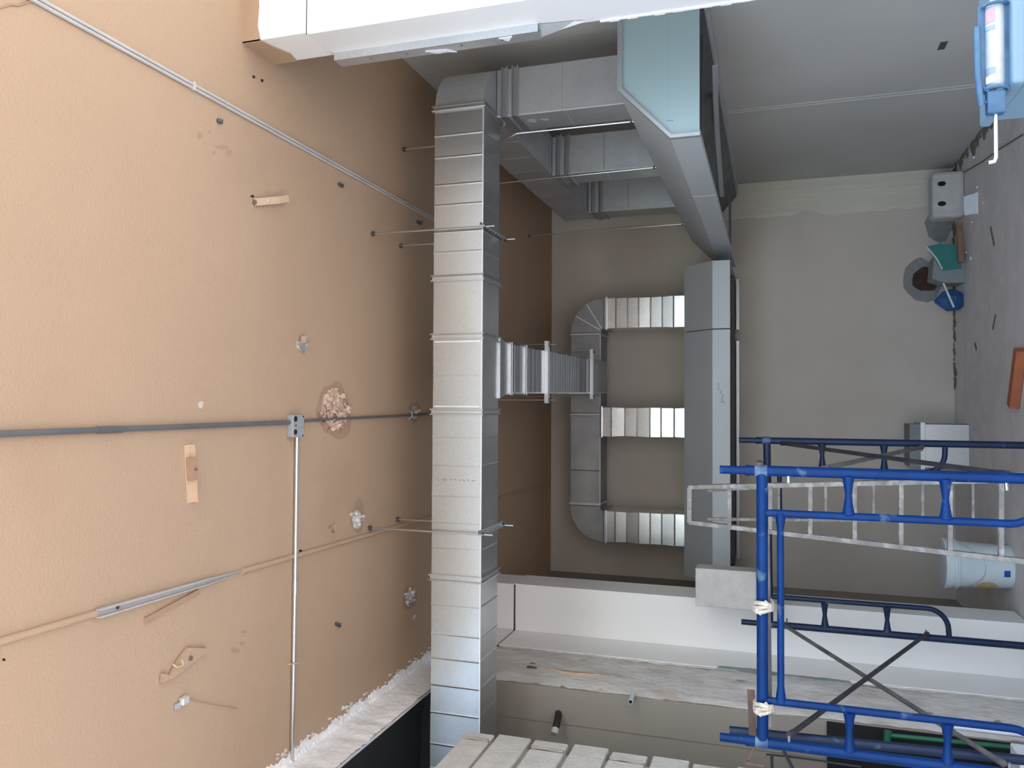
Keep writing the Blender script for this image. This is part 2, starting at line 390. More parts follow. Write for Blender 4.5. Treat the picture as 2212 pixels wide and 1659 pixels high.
B(XL+.012, -1.287, 5.468, 5.480, 3.205, H).build('front_panel', 'white_panel', LC)
B(XL, XL+.010, 5.10, 5.470, 3.205, H).build('return_panel', 'white_panel', LC)
B(-1.297, -1.287, 5.48, 5.76, 3.205, H).build('side_panel', 'white_panel', LC)
B(XL, -1.292, 5.474, 5.482, 3.17, 3.22).build('open_joint', 'steel_dark', LC)
B(XL-.001, XL+.003, 5.10, 5.478, 3.17, 3.22).build('open_joint', 'steel_dark', LC)
B(XL+.012, -1.283, 5.465, 5.478, .02, 3.19).build('front_panel', 'white_panel', LC, bevel=.002)
B(-1.295, -1.283, 5.478, 5.77, .02, 3.21).build('side_panel', 'white_panel', LC, bevel=.002)
B(XL, XL+.012, 5.10, 5.478, .02, 3.19).build('return_panel', 'white_panel', LC, bevel=.002)
mb = MB(); rnd = random.Random(9)
for i in range(90):
    z = .04+i*.035; mb.box(XL-.002, XL+.004+rnd.uniform(0, .005), 5.092-rnd.uniform(0, .012), 5.101, z-.02, z+.02)
mb.build('sealant_bead', 'rough_concrete', LC)['kind'] = 'stuff'

# ================================================================== ducts
def ring(c, a, ha, b, hb): return [c-a*ha-b*hb, c+a*ha-b*hb, c+a*ha+b*hb, c-a*ha+b*hb]
def duct(p, q, a, ha, b, hb, name, material, parent, ribs=.12, amp=.0032, seed=0, seam=True):
    """straight rectangular sheet-metal duct from p to q with folded cross ribs"""
    p, q, a, b = V(p), V(q), V(a), V(b); L = (q-p).length; t = (q-p)/L; rnd = random.Random(seed)
    n = max(1, round(L/ribs)); st = [0.]
    rings = [ring(p, a, ha, b, hb)]
    for i in range(1, n):
        s = L*i/n + rnd.uniform(-.15, .15)*ribs*.6; o = rnd.uniform(-amp*.8, amp*.5)
        for ds, e in ((-.007, o), (0., o+amp*1.0), (.007, o-amp*.2)):
            rings.append(ring(p+t*(s+ds), a, ha+e, b, hb+e))
    rings.append(ring(q, a, ha, b, hb))
    o = MB().loft(rings).build(name, material, parent)
    if seam:
        MB().tube([p-b*hb+a*ha*(-1), q-b*hb-a*ha], .0045, 6).build('corner_seam', 'bright_zinc', o)
    return o
def flange(p, t, a, ha, b, hb, parent, w=.034, material='galv'):
    p, t, a, b = V(p), V(t), V(a), V(b)
    prof = [(-w/2, .002), (-w/2, .012), (-w/2+.007, .014), (-w/2+.009, .006), (w/2-.009, .006), (w/2-.007, .014), (w/2, .012), (w/2, .002)]
    return MB().loft([ring(p+t*s, a, ha+e, b, hb+e) for s, e in prof]).build('joint_flange', material, parent)
def elbow(c, u, v, r, wid, ax, hw, name, material, parent, n=8, seed=1):
    """quarter bend round centre c: from direction u to direction v, inner radius r, depth wid, side axis ax half hw"""
    c, u, v, ax = V(c), V(u), V(v), V(ax); rings = []
    for i in range(n+1):
        th = math.pi/2*i/n; d = u*math.cos(th)+v*math.sin(th)
        rings.append([c+d*r-ax*hw, c+d*(r+wid)-ax*hw, c+d*(r+wid)+ax*hw, c+d*r+ax*hw])
    return MB().loft(rings).build(name, material, parent)
X, Y, Z = V((1, 0, 0)), V((0, 1, 0)), V((0, 0, 1))
ZM0, ZM1, YM0, YM1 = 2.874, 3.146, 3.88, 4.145
zc, yc, hz, hy = (ZM0+ZM1)/2, (YM0+YM1)/2, (ZM1-ZM0)/2, (YM1-YM0)/2
MD = thing('main_air_duct', 'long galvanised main duct crossing the whole room below the tan ceiling', 'air duct', (0, yc, ZM0))
cuts = [1.53, .651, .345, -.048, -.909, -2.6]
for i in range(5):
    s = duct((cuts[i], yc, zc), (cuts[i+1], yc, zc), Y, hy, Z, hz, 'duct_section', 'galv', MD, ribs=(.125, .30, .26, .15, .14)[i], amp=.0014, seed=40+i)
    if i < 4: flange((cuts[i+1], yc, zc), X, Y, hy, Z, hz, MD)
flange((1.548, yc, zc), X, Y, hy, Z, hz, MD)
elbow((1.53, 4.165, zc), -Y, X, .02, .265, Z, hz, 'elbow', 'galv_dull', MD, n=12)
flange((1.6825, 4.18, zc), Y, X, .1325, Z, hz, MD)
# cleat strips framing the short box section over the take-off
for xx in (.318, -.02):
    B(xx-.004, xx+.004, YM0-.006, YM0, ZM0+.01, ZM1-.01).build('cleat', 'bright_zinc', MD)
# handwriting on the sheet
def scribble(pts, r, material, parent, name='pencil_mark'):
    return MB().tube(pts, r, 5).build(name, material, parent)
rnd = random.Random(31)
for i in range(9):
    x0 = -.40 + 0*i; z = ZM1-.03-i*.024
    if i in (2,): continue
    scribble([(x0+rnd.uniform(-.004, .004), YM0-.0025, z), (x0+rnd.uniform(-.006, .006), YM0-.0025, z-rnd.uniform(.008, .018))], .0014, 'pencil', MD)
scribble([(-.40+.006*math.cos(t), YM0-.0025, ZM1-.075+.006*math.sin(t)) for t in [k*.7 for k in range(9)]], .0012, 'pencil', MD)

RD = thing('branch_duct', 'galvanised branch duct along the right wall with three drops into the hood', 'air duct', (1.68, 4.2, 2.86))
duct((1.6825, 4.195, zc-.008), (1.6825, 6.60, zc-.008), X, .1325, Z, hz-.008, 'duct_section', 'galv_dull', RD, ribs=.32, seed=5, seam=False)
for i, y0 in enumerate((4.085, 5.235, 6.355)):
    d = duct((1.6775, y0+.125, 2.155), (1.6775, y0+.125, 2.87), X, .1275, Y, .125, 'drop_duct', 'galv_dull', RD, ribs=.36, amp=.002, seed=60+i)
    flange((1.6775, y0+.125, 2.825), Z, X, .1275, Y, .125, d, w=.038, material='galv'); flange((1.6775, y0+.125, 2.765), Z, X, .1275, Y, .125, d, w=.038, material='galv')
    if i == 0:
        mb = MB(); rnd = random.Random(2)
        for z, w in ((2.70, .05), (2.63, .04)):
            q = blob(9, w*.5, z, .4); MB().loft([[V((1.547, 4.19+x, z+y)) for x, y in q], [V((1.5485, 4.19+x, z+y)) for x, y in q]]).build('sealant_smear', 'sealant', d)
        for k, (yy, hh) in enumerate(((4.17, .026), (4.195, .028), (4.215, .028))):
            scribble([(1.547, yy, 2.575+hh), (1.547, yy+.003, 2.575)], .002, 'pencil', d)
            scribble([(1.547, yy+.003, 2.575+hh*.9), (1.547, yy+.012, 2.575+hh*.8)], .0018, 'pencil', d)

FD = thing('feed_duct', 'short galvanised feed duct running back from the main duct to the wall header', 'air duct', (.19, 4.145, 2.85))
def fpt(y): t = (y-4.145)/(7.05-4.145); return V((.19+.04*t, y, 2.985))
shoe = MB().loft([ring(V((.19, 4.14, 2.98)), X, .165, Z, .118), ring(V((.19, 4.19, 2.985)), X, .150, Z, .13), ring(fpt(4.27), X, .135, Z, .135)]).build('takeoff_collar', 'galv', FD)
ys = [4.27, 4.55, 5.07, 6.0, 6.42, 7.06]
for i in range(5):
    duct(fpt(ys[i]), fpt(ys[i+1]), X, .135, Z, .135, 'duct_section', ('galv', 'galv', 'galv_dull', 'galv', 'galv')[i], FD, ribs=(.10, .085, .07, .075, .11)[i], amp=.0045, seed=80+i)
    if i in (0, 1, 4): flange(fpt(ys[i]), Y, X, .135, Z, .135, FD, w=.026)
HD = thing('header_duct', 'galvanised header duct on the back wall with three ribbed drops into the long hood', 'air duct', (-.14, 7.2, 2.155))
YH0, YH1 = 7.05, 7.352; yh, hyh = (YH0+YH1)/2, (YH1-YH0)/2
ZH0, ZH1 = 2.911, 3.18
seg = [.637, .02, -.28, -.923]
for i in range(3):
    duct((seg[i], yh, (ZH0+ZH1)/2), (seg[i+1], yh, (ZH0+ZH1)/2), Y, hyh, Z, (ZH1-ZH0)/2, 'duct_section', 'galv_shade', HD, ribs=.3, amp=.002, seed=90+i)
for xx in (.62, -.10, -.90): flange((xx, yh, (ZH0+ZH1)/2), X, Y, hyh, Z, (ZH1-ZH0)/2, HD, w=.03, material='galv')
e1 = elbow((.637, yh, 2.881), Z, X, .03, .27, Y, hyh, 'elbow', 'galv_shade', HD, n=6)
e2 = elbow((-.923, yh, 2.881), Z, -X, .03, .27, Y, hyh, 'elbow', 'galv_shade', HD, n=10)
for th in (30, 58):                               # standing fold lines on the right bend
    d = V((math.sin(math.radians(th)), 0, math.cos(math.radians(th))))
    c = V((.637, YH0-.002, 2.881)); MB().beam(c+d*.04, c+d*.295, .008, .004, (0, 1, 0)).build('fold_line', 'bright_zinc', e1)
for i, (xa, xb, zt) in enumerate(((.667, .937, 2.885), (-.291, -.036, 2.911), (-1.223, -.953, 2.885))):
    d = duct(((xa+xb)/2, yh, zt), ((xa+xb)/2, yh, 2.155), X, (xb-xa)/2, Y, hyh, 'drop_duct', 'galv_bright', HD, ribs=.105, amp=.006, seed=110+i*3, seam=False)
    if i != 1: flange(((xa+xb)/2, yh, zt-.02), Z, X, (xb-xa)/2, Y, hyh, d, w=.03)
    else: flange(((xa+xb)/2, yh, zt-.01), Z, X, (xb-xa)/2, Y, hyh, d, w=.02)

# ================================================================== hoods
RH = thing('kitchen_hood', 'long sheet steel hood on the right wall with pale blue lit end panel', 'hood', (1.62, 3.8, 1.77))
ZL0, ZL1, ZT = 1.768, 1.905, 2.155; T = .006
Y0, YS, Y1 = 3.80, 4.90, 7.53
def plate(p, q, n, y0, y1, name, parent, th=T, material='steel_sheet'):
    """sheet between profile points p,q (x,z), thickness inward along n"""
    p, q, n = V(p), V(q), V(n)
    return MB().prism([p, q, q+n*th, p+n*th], lambda a, t: (a[0], t, a[1]), y0, y1).build(name, material, parent, bevel=.001)
B(1.50, XR-.002, Y0, Y1, ZT-T, ZT).build('top_panel', 'steel_sheet', RH)
for a, b in ((Y0, YS-.003), (YS+.003, Y1)):
    plate((1.50, ZT), (1.245, ZL1), (.7, -.7), a, b, 'slope_panel', RH)
    B(1.245, 1.251, a, b, ZL0, ZL1).build('lip_panel', 'steel_sheet', RH, bevel=.0015)
    B(1.251, 1.275, a, b, ZL0, ZL0+.006).build('lip_return', 'steel_sheet', RH)
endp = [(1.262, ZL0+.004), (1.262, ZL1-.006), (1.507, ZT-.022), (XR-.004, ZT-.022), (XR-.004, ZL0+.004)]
MB().prism(endp, lambda p, t: (p[0], t, p[1]), Y0+.002, Y0+.008).build('end_panel', 'sky_tint_panel', RH)
fr_o = [(1.245, ZL0), (1.245, ZL1), (1.50, ZT), (XR-.003, ZT)]
fr_i = [(1.262, ZL0), (1.262, ZL1-.006), (1.507, ZT-.022), (XR-.003, ZT-.022)]
for i in range(3):
    MB().prism([fr_o[i], fr_o[i+1], fr_i[i+1], fr_i[i]], lambda p, t: (p[0], t, p[1]), Y0-.022, Y0+.004).build('end_edge', 'galv_dull', RH)
MB().tube([(XR-.02, Y0+.0022, 1.917), (1.275, Y0+.0022, 1.917)], .0003, 5).build('fold_line', 'steel_dark', RH)
scribble([(1.335, Y0+.001, 1.924), (1.333, Y0+.001, 1.892)], .0012, 'pencil', RH)
B(XR-.10, XR-.002, Y0+.01, Y1, ZL0-.02, ZL0+.004).build('wall_gutter', 'steel_sheet', RH, bevel=.002)
plate((XR-.10, ZL0), (1.50, ZT-.03), (-.7, -.5), Y0+.03, Y1, 'filter_bank', RH, .02, 'steel_dark')
MB().loft([[V((x-.004, y, z-.008)), V((x+.004, y, z-.008)), V((x+.004, y, z+.020)), V((x-.004, y, z+.020))] for x, y, z in ((1.735, 4.20, 1.722), (1.715, 4.6, 1.745), (1.66, 5.0, 1.762), (1.56, 5.4, 1.772), (1.45, 5.75, 1.778))]).build('loose_trim', 'steel_sheet', RH)
for y in (Y0+.32, YS, Y1-.6): B(1.25, XR, y-.012, y+.012, ZL0+.01, ZL0+.03).build('cross_bar', 'steel_dark', RH)
BH = thing('kitchen_hood', 'long sheet steel hood on the back wall under three ribbed drops', 'hood', (-.14, 6.6, 1.77))
YL, YT, XA, XS, XB = 6.60, 6.85, -1.43, .60, 1.15
for a, b in ((XA, XS-.004), (XS+.004, XB)):
    MB().prism([(YT, ZT), (YL, ZL1+.004), (YL+.006, ZL1-.002), (YT, ZT-.008)], lambda p, t: (t, p[0], p[1]), a, b).build('slope_panel', 'steel_sheet', BH)
    B(a, b, YL, YL+.006, ZL0+.004, ZL1+.004).build('lip_panel', 'steel_sheet', BH, bevel=.0015)
    B(a, b, YL+.006, YL+.03, ZL0+.004, ZL0+.010).build('lip_return', 'steel_sheet', BH)
    B(a+.06, b-.03, D-.13, D-.004, ZL0-.035, ZL0-.008).build('wall_gutter', 'bright_zinc', BH, bevel=.002)
B(XA, XB, YT, D-.002, ZT-.006, ZT).build('top_panel', 'steel_sheet', BH)
ends = [(YL+.002, ZL0+.004), (YL+.002, ZL1), (YT, ZT-.004), (D-.002, ZT-.004), (D-.002, ZL0+.004)]
for a in (XA, XB-.006): MB().prism(ends, lambda p, t: (t, p[0], p[1]), a, a+.006).build('end_panel', 'steel_sheet', BH)
MB().prism([(D-.14, ZL0), (D-.16, ZL0), (YT, ZT-.03), (YT+.03, ZT-.03)], lambda p, t: (t, p[0], p[1]), XA+.02, XB-.02).build('filter_bank', 'steel_dark', BH)
# pencilled word on the lip
wp = []
for k in range(26):
    t = k/25
    wp.append((.17-.155*t, YL-.0015, 1.855 + .010*math.sin(t*26) + .012*math.sin(t*7) - .02*t))
scribble(wp, .0016, 'pencil', BH, 'pencil_word'); scribble([(.02, YL-.0015, 1.835), (.01, YL-.0015, 1.815), (0, YL-.0015, 1.81)], .0014, 'pencil', BH)

# ================================================================== hangers
def rod(p, q, name, parent, r=.0048):
    o = MB().tube([p, q], r, 8).build(name, 'zinc_rod', parent, smooth=True); return o
def nut(p, parent, r=.011, h=.012):
    return MB().loft([[V(p)+V((r*math.cos(k*math.pi/3), r*math.sin(k*math.pi/3), dz)) for k in range(6)] for dz in (-h/2, h/2)]).build('nut', 'steel_dark', parent)
def trapeze(x, yf, yr, z, lab, x2=None):
    t = thing('duct_hanger', lab, 'hanger', (x, (yf+yr)/2, z))
    for y in (yf, yr):
        r = rod((x, y, z-.075), (x, y, H), 'threaded_rod', t); nut((x, y, H-.008), r, .013, .016); nut((x, y, z-.02), r)
    bar = MB()
    bar.box(x-.002, x+.020, yf-.03, yr+.03, z-.004, z-.001); bar.box(x-.002, x+.001, yf-.03, yr+.03, z-.030, z-.001)
    b = bar.build('perforated_angle', 'galv_dull', t)
    for k in range(8):
        y = yf + .01 + (yr-yf-.02)*k/7
        MB().loft([[V((x-.0035, y+.007*math.cos(a), z-.016+.008*math.sin(a))) for a in [j*.785 for j in range(8)]], [V((x-.0015, y+.007*math.cos(a), z-.016+.008*math.sin(a))) for a in [j*.785 for j in range(8)]]]).build('slot', 'void', b)
    return t
trapeze(.905, 3.857, 4.20, ZM0, 'two-rod trapeze hanger on the main duct, nearer the bend')
trapeze(-.670, 3.855, 4.19, ZM0, 'two-rod trapeze hanger on the main duct, nearer the block wall')
def strut(y, x0, x1, lab):
    z = 2.848
    t = thing('strut_hanger', lab, 'hanger', ((x0+x1)/2, y, z))
    MB().prism([(-.02, 0), (.02, 0), (.02, -.025), (.012, -.025), (.012, -.022), (.017, -.022), (.017, -.003), (-.017, -.003), (-.017, -.022), (-.012, -.022), (-.012, -.025), (-.02, -.025)],
               lambda p, s: (s, y+p[0], z+p[1]), x0, x1).build('strut_channel', 'bright_zinc', t)
    for x in (x0+.02, x1-.02):
        r = rod((x, y, z-.07), (x, y, H), 'threaded_rod', t, .004); nut((x, y, z-.03), r)
strut(5.0, .0, .40, 'bright strut bar hanger under the feed duct, nearer the main duct')
strut(6.35, .035, .435, 'bright strut bar hanger under the feed duct, nearer the back wall')
for (y, zt, lab) in ((4.215, H, 'hood hanger rod beside the first drop of the right branch'), (5.08, H, 'hood hanger rod beside the second drop of the right branch'), (6.75, H, 'hood hanger rod farthest back by the pale wall strip')):
    t = thing('hood_rod', lab, 'hanger', (1.495, y, ZT), 'rods that carry the right hood')
    if y > 4.3:
        rod((1.495, y, ZT-.01), (1.475, y+.015, H), 'rod', t, .004); nut((1.495, y, ZT+.006), t); nut((1.475, y+.015, H-.008), t, .013, .016); continue
    rod((1.495, y, ZT-.01), (1.495, y, 2.80), 'rod', t, .005); rod((1.495, y, 2.80), (1.475, y+.015, 2.86), 'rod', t, .005); rod((1.475, y+.015, 2.86), (1.475, y+.015, H), 'rod', t, .005)
    nut((1.495, y, ZT+.006), t); nut((1.475, y+.015, H-.008), t, .013, .016)

# ================================================================== ceiling pipes and fittings
cd = thing('twin_conduit', 'pair of pale grey plastic conduits running along the tan ceiling', 'conduit', (1.165, 1.0, H))
for dx in (-.0065, .0075):
    MB().tube([(1.170+dx-.0032*(y-1.8)*.9, y, H-.006) for y in (1.2, 1.78, 2.6, 3.4, 4.1, 4.8)], .0062, 10).build('conduit', 'pvc_grey', cd, smooth=True)
B(1.153, 1.187, 2.44, 2.452, H-.014, H).build('saddle_clip', 'pvc_grey', cd, bevel=.002)
cd = thing('dark_conduit', 'dark grey conduit running from the ceiling box towards the camera', 'conduit', (-.09, 2, H))
MB().tube([(-.093, 1.2, H-.014), (-.093, 1.7, H-.014), (-.091, 3.08, H-.014)], .0100, 10).build('conduit', 'pvc_dark', cd, smooth=True)
MB().tube([(-.093, 2.02, H-.014), (-.093, 2.12, H-.014)], .0122, 10).build('coupling', 'pvc_dark', cd, smooth=True)
cd = thing('thin_conduit', 'thin black conduit going from the ceiling box over the main duct', 'conduit', (-.08, 4, H))
MB().tube([(-.086, 3.17, H-.010), (-.076, 4.3, H-.011), (-.066, 5.2, H-.010)], .0065, 10).build('conduit', 'pvc_dark', cd, smooth=True)
MB().tube([(-.10, 4.33, H-.004), (-.082, 4.33, H-.026), (-.062, 4.335, H-.022), (-.05, 4.34, H-.002)], .003, 6).build('wire_clip', 'bright_zinc', cd)
jb = thing('junction_box', 'square grey junction box on the ceiling where conduits meet', 'junction box', (-.105, 3.125, H))
B(-.158, -.058, 3.08, 3.17, H-.035, H).build('body', 'box_grey', jb, bevel=.004)
for (x, y, r) in ((-.076, 3.098, .013), (-.134, 3.098, .012), (-.152, 3.158, .004), (-.066, 3.158, .004), (-.105, 3.10, .004)):
    MB().tube([(x, y, H-.0355), (x, y, H-.037)], r, 12).build('knockout', 'void', jb)
MB().tube([(-.105, 3.145, H-.035), (-.105, 3.145, H-.039)], .010, 12).build('boss', 'box_grey', jb)
cd = thing('silver_conduit', 'shiny silver conduit from the ceiling box towards the block wall', 'conduit', (-.8, 3.14, H))
MB().tube([(-.158, 3.146, H-.012), (-.75, 3.143, H-.013), (-1.60, 3.137, H-.012)], .0095, 12).build('conduit', 'conduit_silver', cd, smooth=True)
MB().tube([(-.80, 3.143, H-.013), (-.86, 3.143, H-.013)], .0115, 12).build('coupling', 'conduit_silver', cd, smooth=True)
MB().tube([(-1.165, 3.11, H-.002), (-1.165, 3.125, H-.02), (-1.166, 3.155, H-.028), (-1.166, 3.165, H-.008)], .003, 6).build('wire_clip', 'paint_strip', cd)
# conduit painted over with the ceiling, one length left bare
cd = thing('painted_conduit', 'tan painted-over conduit along the ceiling with one bare grey trunking length', 'conduit', (-.7, 2.5, H))
a, b, c_, d_ = onz(-120, 1420, H), onz(203, 1325, H), onz(520, 1234, H), onz(1186, 1043, H)
MB().tube([a+V((0, 0, -.006)), b+V((0, 0, -.006))], .011, 10).build('painted_length', 'ceiling_paint', cd, smooth=True)
mb = MB()
dirv = (c_-b).normalized(); sd = V((dirv.y, -dirv.x, 0))
for s0, s1, h0, h1 in ((-.014, -.010, 0, .024), (.010, .014, 0, .024), (-.014, .014, 0, .006)):
    mb.loft([[e+sd*s0*k_+V((0, 0, -h0*k_)), e+sd*s1*k_+V((0, 0, -h0*k_)), e+sd*s1*k_+V((0, 0, -h1*k_)), e+sd*s0*k_+V((0, 0, -h1*k_))] for e, k_ in ((b, 1.), (b.lerp(c_, .7), .8), (c_, .3))])
mb.build('bare_trunking', 'pvc_grey', cd)
MB().tube([c_+V((0, 0, -.004)), (c_.lerp(d_, .35))+V((0, 0, -.005)), d_+V((0, 0, -.005))], .011, 10).build('painted_length', 'ceiling_paint', cd, smooth=True)
p = onz(250, 1312, H); MB().tube([p+V((0, 0, -.007)), p+V((0, 0, -.010))], .006, 8).build('screw', 'steel_dark', cd)
a, b = onz(310, 1340, H), onz(425, 1278, H)
tag(MB().beam(a+V((0, 0, -.004)), b+V((0, 0, -.004)), .018, .010).build('paint_ridge', 'ceiling_scar', origin=a), 'short brown painted-over strip beside the bare trunking on the ceiling', 'paint ridge')
# straps, plates, clips
def on_ceiling(x, y, dz=0): return onz(x, y, H) + V((0, 0, -dz))
t = thing('strap_bracket', 'small orange strap bracket hanging between the twin conduit and the dark conduit', 'bracket', on_ceiling(560, 434))
a, b = on_ceiling(547, 437, .006), on_ceiling(590, 433, .030)
MB().beam(a, b, .030, .003, (0, 0, 1)).build('strap', 'strip_light', t); MB().beam(b, on_ceiling(611, 430, .03), .030, .003).build('strap_end', 'strip_light', t)
MB().tube([on_ceiling(571, 434, .010), on_ceiling(571, 434, .026)], .006, 8).build('screw', 'bright_zinc', t); MB().tube([a+V((0, .0, .004)), a+V((0, 0, -.006))], .010, 8).build('hole', 'rust', t)
t = thing('angle_bracket', 'long tan angle bracket on the ceiling below the dark conduit', 'bracket', on_ceiling(411, 1020))
a, b = on_ceiling(407, 960), on_ceiling(414, 1084)
dv = (b-a).normalized(); sv = V((-dv.y, dv.x, 0))
mb = MB(); mb.loft([[e+V((0, 0, -.001)), e+V((0, 0, -.001))+sv*.026, e+sv*.026+V((0, 0, -.004)), e+V((0, 0, -.004))] for e in (a, b)])
mb.loft([[e-sv*.002, e-sv*.002+V((0, 0, -.028)), e+sv*.002+V((0, 0, -.028)), e+sv*.002] for e in (a, b)]); mb.build('angle', 'strip_light', t)
m_ = a.lerp(b, .42); mb = MB().loft([[m_-dv*.045+sv*s0+V((0, 0, -z_)) for s0, z_ in ((-.006, .0), (-.006, .034), (.024, .034), (.024, 0))], [m_+dv*.04+sv*s0+V((0, 0, -z_)) for s0, z_ in ((-.006, .0), (-.006, .030), (.024, .030), (.024, 0))]]); mb.build('clamp', 'ceiling_scar', t)
MB().tube([m_+sv*.009+V((0, 0, -.030)), m_+sv*.009+V((0, 0, -.037))], .006, 8).build('bolt', 'rust', t)
t = thing('flat_plate', 'tan painted-over plate with a hook, lying skew on the ceiling', 'plate', on_ceiling(400, 1430))
pl = [on_ceiling(*q, .004) for q in ((343, 1474), (345, 1454), (362, 1458), (380, 1424), (400, 1398), (444, 1400), (440, 1408), (400, 1440), (365, 1466))]
MB().loft([pl, [q+V((0, 0, -.010)) for q in pl]]).build('plate', 'ceiling_paint', t)
MB().tube([on_ceiling(404, 1421, .012), on_ceiling(404, 1421, .020)], .009, 8).build('bolt', 'rust', t)
MB().tube([on_ceiling(366, 1434, .014), on_ceiling(372, 1440, .02), on_ceiling(385, 1436, .02), on_ceiling(386, 1424, .014)], .004, 6).build('wire_hook', 'strip_light', t)
t = thing('spring_clip', 'shiny metal spring clip with a loose wire on the ceiling near the white plaster', 'clip', on_ceiling(390, 1514))
MB().beam(on_ceiling(384, 1516, .014), on_ceiling(398, 1508, .014), .026, .022).build('clip', 'bright_zinc', t, bevel=.004)
MB().beam(on_ceiling(374, 1528, .004), on_ceiling(384, 1522, .010), .02, .006).build('foot', 'galv_dull', t)
MB().tube([on_ceiling(400, 1508, .012), on_ceiling(418, 1512, .006), on_ceiling(440, 1518, .012), on_ceiling(512, 1530, .004)], .0018, 5).build('loose_wire', 'ceiling_scar', t)
t = thing('torn_anchor', 'broken anchor bracket hanging from a chipped hole in the mid ceiling', 'bracket', on_ceiling(652, 745))
q = [on_ceiling(652+x, 746+y, -.0005) for x, y in blob(14, 13, 3, .35, .8)]; MB().loft([q, [p+V((0, 0, -.002)) for p in q]]).build('chipped_hole', 'flake_white', t)
MB().add([on_ceiling(642, 726, .022), on_ceiling(656, 727, .020), on_ceiling(653, 742, .006), on_ceiling(645, 741, .008)], [(0, 1, 2, 3)]).build('tab', 'strip_light', t)
MB().add([on_ceiling(645, 748, .004), on_ceiling(656, 744, .012), on_ceiling(654, 760, .018), on_ceiling(646, 758, .016)], [(0, 1, 2, 3)]).build('tab', 'galv_dull', t)
MB().tube([on_ceiling(637, 744, .012), on_ceiling(648, 745, .016), on_ceiling(664, 737, .01)], .003, 6).build('wire', 'galv_dull', t)
for (x, y, lab) in ((471, 262, 'small dark metal clip on the ceiling nearest the camera by the twin conduit'), (733, 400, 'small metal clip on the ceiling between the twin conduit and the strap bracket'), (903, 481, 'small metal clip on the ceiling beside the main duct and twin conduit'), (727, 1349, 'small dark clip on the ceiling between the silver conduit and the main duct')):
    t = thing('ceiling_clip', lab, 'clip', on_ceiling(x, y))
    MB().beam(on_ceiling(x-4, y-3, .006), on_ceiling(x+4, y+3, .012), .016, .012).build('clip', 'steel_dark', t, bevel=.003)
    MB().tube([on_ceiling(x+2, y, .01), on_ceiling(x+11, y-4, .002)], .002, 5).build('wire', 'ceiling_scar', t)
# stains, scars, flaking patches
def scar(x, y, rx, ry, seed, material='ceiling_scar', dz=.0012, name='scar'):
    q = [on_ceiling(x+px, y+py) for px, py in [(u*rx, w*ry) for u, w in blob(22, 1, seed, .25)]]
    return MB().loft([[p+V((0, 0, .001)) for p in q], [p+V((0, 0, -dz)) for p in q]]).build(name, material, ceiling)
def flakes(x, y, rx, ry, n, seed, material):
    rnd = random.Random(seed); mb = MB()
    for i in range(n):
        a, r = rnd.uniform(0, 6.28), rnd.random()**.6
        c = on_ceiling(x+rx*r*math.cos(a), y+ry*r*math.sin(a), .001); s_ = rnd.uniform(.008, .026); th = rnd.uniform(0, 6.28)
        u = V((math.cos(th), math.sin(th), 0)); w = V((-u.y, u.x, 0))
        mb.add([c, c+u*s_, c+u*s_*.9+w*s_*.7+V((0, 0, -rnd.uniform(.004, .020))), c+w*s_*.8+V((0, 0, -rnd.uniform(.004, .016)))], [(0, 1, 2, 3)])
    o = mb.build('flaking_paint', material, ceiling); o['kind'] = 'stuff'
scar(722, 888, 34, 66, 1); scar(720, 885, 25, 42, 2, 'flake', .0025, 'bare_patch'); flakes(720, 886, 32, 42, 110, 5, 'flake')
scar(895, 890, 12, 24, 3); scar(895, 892, 6, 16, 4, 'flake_white', .003, 'bare_patch'); flakes(895, 894, 8, 18, 22, 6, 'flake_white')
scar(772, 1115, 16, 34, 5); scar(770, 1122, 10, 18, 6, 'flake_white', .003, 'bare_patch'); flakes(770, 1122, 14, 20, 40, 7, 'flake_white')
scar(884, 1292, 14, 28, 7); scar(884, 1290, 6, 14, 8, 'flake_white', .003, 'bare_patch'); flakes(884, 1292, 11, 20, 28, 8, 'flake_white'); flakes(893, 1337, 6, 8, 6, 9, 'flake_white')
scar(433, 874, 5, 8, 11, 'cement', .002, 'bare_patch')
for (x, y, rx, ry, s_) in ((432, 292, 9, 12, 1), (452, 285, 6, 5, 2), (480, 318, 20, 8, 3), (495, 330, 9, 12, 4), (462, 330, 5, 5, 5), (508, 1405, 14, 9, 6), (523, 1390, 8, 6, 7), (527, 1365, 10, 5, 8)):
    scar(x, y, rx*.7, ry*.7, 40+s_, 'smudge', .0008, 'smudge')
for (x, y) in ((566, 174), (545, 424), (649, 1190), (8, 1425), (548, 166)):
    scar(x, y, 3.2, 3.2, x, 'void', .001, 'nail_hole')
a = on_ceiling(0, 16); MB().tube([on_ceiling(-5, 18, .001), on_ceiling(20, 10, .001), on_ceiling(38, 12, .001), on_ceiling(68, 2, .001)], .004, 5).build('hairline_crack', 'ceiling_scar', ceiling)
flakes(715, 1140, 9, 5, 6, 14, 'ceiling_paint')

